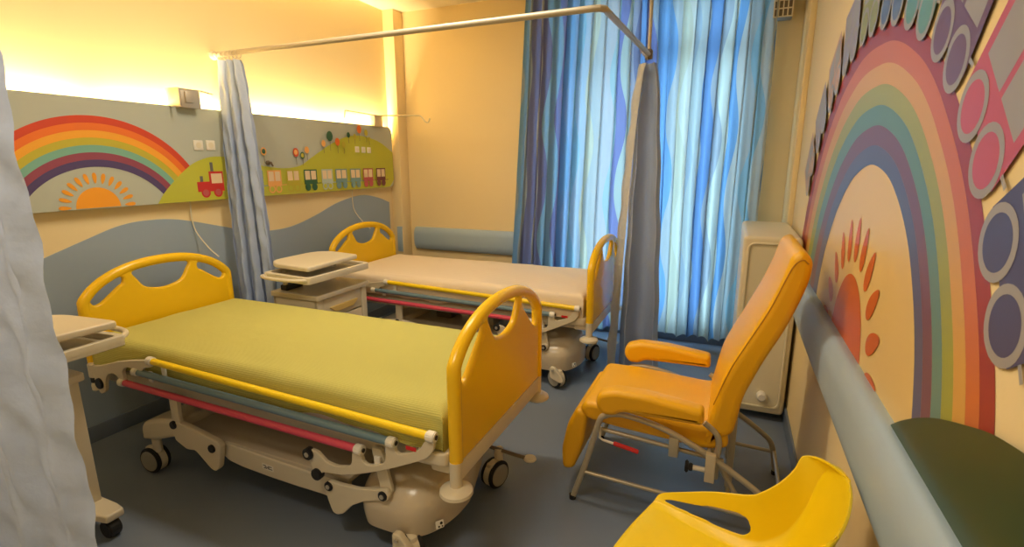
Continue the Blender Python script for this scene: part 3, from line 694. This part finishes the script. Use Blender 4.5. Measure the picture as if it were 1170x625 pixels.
    link('lift_motor', cyl((-1.75, yc-.05, .36), (-1.25, yc-.02, .44), .035, 16), brown_m, bed)
    link('control_box', box(-2.3, -2.15, yc-.1, yc+.1, .29, .42, .015), brown_m, bed)
    E_ = [(-2.745, .18), (-2.742, .255), (-2.715, .288), (-2.608, .326), (-2.499, .345), (-2.44, .35), (-2.44, .262), (-2.524, .237), (-2.639, .196)]
    link('head_base', plate(fillet(E_, .02, 4), 'xz', yc-.03, .83, .022, seg=3), cream_m, bed)
    # domed foot cover across the width
    def dome(u, v):
        a = 2*PI*u; cs, sn = math.cos(a), math.sin(a); n_ = 4.2
        ex = (abs(cs)**(2/n_))*(1 if cs > 0 else -1); ey = (abs(sn)**(2/n_))*(1 if sn > 0 else -1)
        if v < .35: k_ = v/.35; r = .97+.03*math.sin(k_*PI/2); z = .125+.10*k_
        else: k_ = (v-.35)/.65; r = max(.0005, math.cos(k_*PI/2)**.8); z = .225+.165*math.sin(k_*PI/2)
        bulge = 1+.0*ey
        x = -1.20+((.245-.13*max(0, ey+.25)-.05*max(0, -.5-ey)) if ex > 0 else .16)*ex*r; y = yc-.03+.425*ey*r
        return (x, y, z)
    dm = grid(dome, 97, 30); 
    fc = link('foot_base_cover', dm, cream2_m, bed)
    link('brake_sticker', join(plate(fillet([(-.005, 0), (.03, 0), (.03, .032), (-.005, .032)], .004, 2), 'yz', 0, .001, .0003)), white_m, fc)
    link('brake_sticker_mark', join(plate(circ3((.019, .020), .006), 'yz', .0014, .0008, .0002), plate(circ3((.008, .008), .004), 'yz', .0014, .0008, .0002), plate(circ3((.022, .007), .0035), 'yz', .0014, .0008, .0002)), black_m, fc)
    # castors + pedals
    caster(bed, -2.70, y0+.035, math.radians(5)); caster(bed, -2.70, yc+.34, math.radians(20))
    caster(bed, -1.09, y0+.03, math.radians(150)); caster(bed, -.985, yc+.165, math.radians(72))
    link('caster_arm', plate(fillet([(-1.125, .172), (-1.09, .175), (-1.03, .105), (-1.02, .07), (-1.05, .06), (-1.125, .095)], .015, 4), 'xz', y0-.025, .03, .006), cream_m, bed)
    link('pivot_bolt', cyl((-1.10, y0-.05, .15), (-1.10, y0-.035, .15), .009, 12), steel_m, bed)
    p = link('brake_pedal', tube([(-1.02, yc+.18, .20), (-.90, yc+.20, .175), (-.84, yc+.21, .165)], .009, 8), brown_m, bed)
    link('pedal_pad', lathe([(.005, .006), (.028, .004), (.033, -.004), (.028, -.010), (.005, -.012)], (-.815, yc+.215, .165), 24), cream_m, p)
    return bed
bed1 = make_bed(1.895)
# place the sticker on the near front of the foot cover
for ch in bed1.children_recursive:
    if ch.name.startswith('brake_sticker'):   # (and its mark)
        me = ch.data
        for v in me.vertices: v.co = v.co+ROOT[bed1.name]      # to world
        R_ = Matrix.Rotation(math.radians(-38), 4, 'Z') @ Matrix.Rotation(math.radians(-14), 4, 'Y')
        me.transform(Matrix.Translation(Vector((-.985, 1.515, .150))) @ R_)
        for v in me.vertices: v.co = v.co-ROOT[bed1.name]
bed1['label'] = 'hospital bed with yellow boards and green sheet, nearest the camera'; bed1['group'] = 'hospital beds'
bed2 = copy_tree(bed1, (.03, 1.81, 0)); bed2['label'] = 'hospital bed with yellow boards and ivory sheet, by the window wall'; bed2['group'] = 'hospital beds'

def sheet(yc, x0, x1, ztop, zbot, hw, m, seed, label, dx=0, wav=.014):
    rnd = random.Random(seed); ph = [rnd.uniform(0, 6.28) for _ in range(8)]
    xc = (x0+x1)/2+dx; hl = (x1-x0)/2; drop = ztop-zbot; R = .045
    nu, nv = 150, 90; Su, Sv = hl+drop, hw+drop
    def soft(s, h):
        a = abs(s); sg = 1 if s >= 0 else -1
        if a <= h-R: return sg*a, 0
        q = (a-(h-R))/(R*PI/2)
        if q < 1: return sg*(h-R+R*math.sin(q*PI/2)), R*(1-math.cos(q*PI/2))
        return sg*h, R+(a-(h-R))-R*PI/2
    def fn(u, v):
        s = (u*2-1)*Su; t = (v*2-1)*Sv
        X, dxx = soft(s, hl); Y, dyy = soft(t, hw)
        d = max(dxx, dyy); full = d/drop
        z = ztop-min(d, drop)
        crown = .018*(1-(X/hl)**2)*(1-(Y/hw)**2)
        wr = .004*math.sin(X*4.2+Y*7+ph[0])*math.sin(Y*5-X*1.6+ph[1])+.0016*math.sin(X*17+Y*23+ph[2])
        if d < .001: z += crown+wr
        else: z += crown
        # the hang: soft ripples, wavy hem
        k = min(full, 1.0)
        if dyy > 0 and dyy >= dxx:
            sg = 1 if Y > 0 else -1; Y += sg*(.006*k+.008*k*math.sin(X*9+ph[3])*math.sin(X*3.1+ph[4])); z += wav*k*math.sin(X*6+ph[5])+.006*k*math.sin(X*21+ph[6])
        if dxx > 0 and dxx > dyy:
            sg = 1 if X > 0 else -1; X += sg*.002*k; z += wav*k*math.sin(Y*9+ph[7])
        if dxx > .02 and dyy > .02: # pleat at the corner
            q = min(dxx, dyy)/drop; Y += (1 if Y > 0 else -1)*.008*math.sin(q*PI)
        return (xc+X, yc+Y, z)
    o = link('bed_sheet', grid(fn, nu, nv, lambda a, b: (a*2*Su, b*2*Sv)), m)
    tag(o, label, 'bed sheet'); return o
sheet(1.895, -3.055, -.905, .712, .562, .435, green_sheet_m, 2, 'lime green ribbed bed sheet on the nearest bed')
sheet(3.705, -3.055, -.905, .712, .545, .435, white_sheet_m, 5, 'plain ivory bed sheet on the bed by the window', dx=.03, wav=.008)

# ------------------------------------------------------------------ bedside cabinets with over-bed tray
def make_cabinet():
    y0, y1, x0, x1 = 2.50, 3.0, -2.90, -2.50
    t = thing('bedside_cabinet', 'x', 'cabinet', ((x0+x1)/2, (y0+y1)/2, 0))
    link('carcass', join(box(x0, x1-.01, y0, y0+.02, .12, .695, .003), box(x0, x1-.01, y1-.02, y1, .12, .695, .003), box(x0, x0+.02, y0, y1, .12, .695), box(x0, x1-.02, y0, y1, .12, .14),
                         box(x1-.03, x1, y1-.055, y1, .12, .695, .004), box(x1-.03, x1, y0, y0+.055, .12, .695, .004)), cream_m, t)
    link('cabinet_top', plate(fillet([(x0-.01, y0-.02), (x1+.02, y0-.02), (x1+.02, y1+.02), (x0-.01, y1+.02)], .02, 4), 'xy', .71, .035, .006), cream_m, t)
    d = link('drawer', box(x1-.035, x1-.004, y0+.06, y1-.06, .545, .685, .004), cream_m, t)
    link('handle', plate(fillet([(y0+.10, .62), (y1-.10, .62), (y1-.16, .575), (y0+.16, .575)], .02, 4), 'yz', x1+.002, .016, .004), cabfill_m, d, label='ochre shell handle')
    d = link('door', box(x1-.035, x1-.004, y0+.06, y1-.06, .135, .535, .004), cream_m, t)
    link('handle', box(x1-.004, x1+.012, y0+.09, y0+.105, .36, .46, .004), cream_m, d)
    link('base_plinth', box(x0+.03, x1-.02, y0+.03, y1-.03, .085, .125), black_m, t)
    for (a, b) in ((y1-.10, y1+.012), (y0-.012, y0+.10)):
        f = link('foot', plate(fillet([(x1-.08, a), (x1-.02, a), (x1+.155, a+.03), (x1+.155, b-.01), (x1+.09, b), (x1-.08, b)], .012, 3), 'xy', .105, .035, .008), cream_m, t)
        for xx in (x1+.115, ):
            link('castor', join(cyl((xx, (a+b)/2-.02, .0425), (xx, (a+b)/2+.03, .0425), .042, 20, bev=.006)), black_m, f)
    for (xx, yy) in ((x0+.06, y0+.07), (x0+.06, y1-.07)):
        link('castor', cyl((xx, yy-.02, .0425), (xx, yy+.02, .0425), .042, 20, bev=.006), black_m, t)
    # tray post and trays
    link('tray_column', join(cyl((-2.83, 2.55, .70), (-2.83, 2.55, .87), .016, 14), cyl((-2.83, 2.66, .70), (-2.83, 2.66, .87), .016, 14)), steel_m, t)
    link('column_clamp', box(-2.86, -2.80, 2.53, 2.68, .725, .765, .008), black_m, t)
    ol = fillet([(-2.86, 2.40), (-2.43, 2.37), (-2.42, 2.96), (-2.86, 3.0)], .03, 5)
    tr = link('lower_tray', join(plate(ol, 'xy', .845, .018, .004), plate(ol, 'xy', .862, .04, .005, holes=[fillet([(-2.835, 2.43), (-2.455, 2.40), (-2.445, 2.93), (-2.835, 2.97)], .02, 4)])), cream_m, t)
    link('handle', tube([(-2.84, 2.41, .862), (-2.80, 2.34, .868), (-2.66, 2.315, .868), (-2.52, 2.325, .868), (-2.45, 2.385, .862)], .012, 10, 5), cream_m, tr)
    up = fillet([(-2.87, 2.50, .10), (-2.78, 2.42, .06), (-2.44, 2.385, .03), (-2.47, 2.90, .03), (-2.78, 2.94, .10), (-2.87, 2.85, .1)], .03, 6)
    link('upper_tray', plate(up, 'xy', .932, .032, .010, seg=3), cream_m, t)
    link('tray_hinge', join(cyl((-2.84, 2.62, .87), (-2.84, 2.62, .925), .02, 14), cyl((-2.60, 2.80, .87), (-2.60, 2.80, .92), .012, 12)), white_m, t)
    return t
cab2 = make_cabinet(); cab2['label'] = 'cream bedside cabinet with stacked trays between the two beds'; cab2['group'] = 'bedside cabinets'
cab1 = copy_tree(cab2, (0, -1.88, 0))
for q in cab1.children:
    if q.name.startswith(('lower_tray', 'upper_tray', 'tray_hinge')): q.scale.y = -1; q.location = q.location+Vector((.085, .0, 0))
cab1['label'] = 'cream bedside cabinet half hidden by the big left curtain'; cab1['group'] = 'bedside cabinets'

# ------------------------------------------------------------------ recliner
rc = thing('recliner_chair', 'orange-yellow vinyl recliner chair on a beige tube frame below the sun mural', 'recliner', (-.15, 2.42, 0))
YA, YB = 2.15, 2.68; YM = (YA+YB)/2
def cushion(outline, ya, yb, bev, r=.02): return plate(fillet(outline, r, 6), 'xz', (ya+yb)/2, yb-ya, bev, seg=4)
link('seat', cushion([(-.585, .455), (-.56, .50, .04), (-.40, .505), (-.05, .485), (.06, .50), (.075, .40), (-.02, .375), (-.40, .395), (-.545, .41, .03)], YA, YB, .026, .03), vinyl_m, rc)
bk = link('backrest', cushion([(-.035, .40, .03), (.02, .70), (.055, .79), (.108, .907), (.167, 1.045), (.207, 1.165), (.226, 1.25, .05), (.264, 1.275, .05), (.302, 1.235, .05), (.299, 1.165), (.272, 1.065), (.237, .96), (.167, .80), (.112, .65), (.085, .47, .03)], YA-.01, YB+.01, .03, .04), vinyl_m, rc)
seam = [(.035, .78), (.09, .917), (.15, 1.08), (.196, 1.22), (.218, 1.30), (.245, 1.315), (.275, 1.29)]
seam_m = mat('amber_piping', (0.45, 0.20, 0.004), 0.5)
link('seam', tube([(a, YA-.0115, b) for a, b in [(.0, .60), (.05, .76), (.10, .875), (.17, 1.03), (.212, 1.15), (.237, 1.215), (.264, 1.238), (.284, 1.224)]], .0025, 6, 4), seam_m, bk)
link('footrest', cushion([(-.60, .455), (-.545, .435, .03), (-.56, .28), (-.61, .12, .03), (-.665, .115, .03), (-.672, .22), (-.645, .36)], YA+.01, YB-.01, .024, .03), vinyl_m, rc)
armp = [(-.485, .545, .03), (-.478, .60, .04), (-.40, .628), (-.26, .628), (-.035, .602), (-.03, .535), (-.37, .528), (-.40, .505, .03), (-.455, .502, .03)]
for (ya, yb, rz) in ((2.045, 2.135, 0), (2.695, 2.785, 0)):
    link('armrest', cushion(armp, ya, yb, .024, .02), vinyl_m, rc)
for yf in (2.115, 2.715):
    link('side_frame', tube([(-.592, yf, .012), (-.53, yf, .22), (-.478, yf, .43), (-.45, yf, .468), (-.40, yf, .486), (-.33, yf, .486), (-.19, yf, .458), (-.02, yf, .385), (.15, yf, .285), (.25, yf, .215), (.285, yf, .18), (.305, yf, .12), (.322, yf, .012)], .0135, 12, 4), tube_m, rc)
    link('lower_bar', cyl((-.552, yf, .160), (.308, yf, .125), .0095, 12), tube_m, rc)
    for xx in (-.594, .322): link('rubber_foot', cyl((xx, yf, 0), (xx, yf, .022), .0165, 14), black_m, rc)
for (a, b) in ((-.49, .385), (.0, .375), (.308, .13)): link('cross_bar', cyl((a, 2.115, b), (a, 2.715, b), .0095), tube_m, rc)
for yy in (2.165, 2.665): link('seat_rail', cyl((-.50, yy, .372), (.06, yy, .335), .010), tube_m, rc)
link('seat_bracket', box(-.165, -.125, 2.10, 2.17, .34, .43, .003), tube_m, rc)
link('recline_arm', tube([(-.03, 2.14, .51), (.02, 2.14, .47), (.035, 2.14, .42), (.03, 2.14, .35), (.03, 2.14, .26)], .013, 10, 5), tube_m, rc)
link('recline_arm', tube([(-.03, 2.69, .51), (.02, 2.69, .47), (.035, 2.69, .42), (.03, 2.69, .35)], .013, 10, 5), tube_m, rc)
for yy in (2.28, 2.52): link('back_strut', box(.075, .105, yy, yy+.03, .14, .60, .004), tube_m, rc)
link('cross_bar', cyl((.09, 2.115, .13), (.09, 2.715, .13), .010), tube_m, rc)
link('back_strut', cyl((.0, 2.2, .37), (.14, 2.2, .13), .012), tube_m, rc)
cl = link('height_clamp', box(-.012, .028, 2.085, 2.112, .265, .395, .003), cream_m, rc)
link('clamp_shaft', cyl((-.012, 2.098, .315), (-.06, 2.098, .315), .011, 12), white_m, cl)
link('clamp_knob', join(cyl((-.06, 2.098, .315), (-.078, 2.098, .315), .018, 8, bev=.003), cyl((-.078, 2.098, .315), (-.092, 2.098, .315), .030, 6, bev=.004)), black_m, cl)
lv = link('lever_rod', tube([(-.475, 2.13, .40), (-.475, 2.13, .345), (-.46, 2.13, .335), (-.39, 2.13, .325)], .006, 8), white_m, rc)
link('lever_grip', cyl((-.41, 2.13, .330), (-.295, 2.13, .312), .0105, 12, bev=.003), red_m, lv, label='red lever grip')

# ------------------------------------------------------------------ yellow shell chair, bottom of the picture
ch = thing('shell_chair', 'bright yellow plastic shell chair with a slot in its side, nearest the camera', 'chair', (.05, 1.36, 0))
fwd = Vector((-.968, .25, 0)); side = Vector((.25, .968, 0)); ctr = Vector((.03, 1.345, 0))
def Wp(f, s, z): p = ctr+fwd*f+side*s; return Vector((p.x, p.y, z))
# stations along the shell from front lip over the seat up to the back's top: (f, z, halfwidth, side height, side flare)
ST = [(.275, .420, .150, .0, -.03), (.268, .440, .185, .004, -.02), (.235, .448, .205, .03, 0), (.16, .445, .20, .075, 0), (.06, .44, .192, .13, 0), (-.04, .44, .188, .165, 0), (-.12, .455, .19, .175, .045),
      (-.19, .51, .205, .16, .075), (-.235, .60, .225, .115, .09), (-.262, .69, .243, .06, .105), (-.28, .750, .240, .014, .10), (-.288, .785, .200, -.004, .07), (-.294, .803, .120, -.004, .02)]
class V5(tuple):
    def __add__(a, b): return V5(x+y for x, y in zip(a, b))
    def __sub__(a, b): return V5(x-y for x, y in zip(a, b))
    def __mul__(a, k): return V5(x*k for x in a)
    __rmul__ = __mul__
def spl(tab, t):
    n = len(tab)-1; x = min(max(t, 0), 1)*n; i = min(int(x), n-1); f = x-i
    def g(j): return V5(tab[min(max(j, 0), n)])
    p0, p1, p2, p3 = g(i-1), g(i), g(i+1), g(i+2)
    return .5*((2*p1)+(p2-p0)*f+(2*p0-5*p1+4*p2-p3)*(f*f)+(3*p1-p0-3*p2+p3)*(f**3))
def shell():
    NU, NV = 110, 121; bm = bmesh.new(); V = []
    for i in range(NU):
        t = i/(NU-1); f, z, hw, sh, fo = spl(ST, t); row = []
        up = min(1, max(0, (t-.55)/.15))
        for j in range(NV):
            s = (j/(NV-1))*2-1; a = abs(s); sg = 1 if s >= 0 else -1
            w_ = hw*(min(a/.72, 1.0)); lift = max(0, (a-.62)/.38)**1.3 if a > .62 else 0
            flare = .025*lift
            yy = sg*(w_*(1-.0)+flare)
            ff = f+fo*(a**2.2)
            # rounded back top corners and front corners
            zz = z+sh*lift
            row.append(bm.verts.new(Wp(ff, yy, zz)))
        V.append(row)
    for i in range(NU-1):
        for j in range(NV-1):
            t = (i+.5)/(NU-1); s = ((j+.5)/(NV-1))*2-1
            # hand slot in each side wall, wider towards the back
            if abs(s) < .93 and .19 < t < .438:
                k = (t-.19)/.248; lo = .785-.075*k; hi = .865+.02*k
                mid = (lo+hi)/2; hh = (hi-lo)/2*math.sqrt(max(0, 1-abs(2*k-1)**5))
                if abs(abs(s)-mid) < hh: continue
            bm.faces.new((V[i][j], V[i+1][j], V[i+1][j+1], V[i][j+1]))
    bmesh.ops.delete(bm, geom=[v for v in bm.verts if not v.link_faces], context='VERTS')
    bmesh.ops.recalc_face_normals(bm, faces=bm.faces)
    # soften jagged slot rims
    for _ in range(3): 
        be = [v for v in bm.verts if v.is_boundary]
        new = {}
        for v in be:
            nb = [e.other_vert(v) for e in v.link_edges if e.is_boundary]
            if len(nb) == 2: new[v] = v.co*.5+(nb[0].co+nb[1].co)*.25
        for v, c in new.items(): v.co = c
    me = bpy.data.meshes.new('shell'); bm.to_mesh(me); bm.free(); return me
sh = link('shell', shell(), yelc_m, ch)
md = sh.modifiers.new('solid', 'SOLIDIFY'); md.thickness = .007; md.offset = 0
md = sh.modifiers.new('sub', 'SUBSURF'); md.levels = 1; md.render_levels = 2
for (f0, s0, f1, s1) in ((.19, .15, .25, .20), (.19, -.15, .25, -.20), (-.10, .14, -.17, .18), (-.10, -.14, -.17, -.18)):
    lg = link('leg', tube([Wp(f0*.6, s0*.6, .425), Wp(f0, s0, .415), Wp((f0+f1)/2, (s0+s1)/2, .22), Wp(f1, s1, .01)], .010, 10), grey_m, ch)
link('under_frame', join(tube([Wp(.12, .10, .424), Wp(-.07, .09, .424), Wp(-.07, -.09, .424), Wp(.12, -.10, .424)], .010, 8, 0, True)), grey_m, ch)
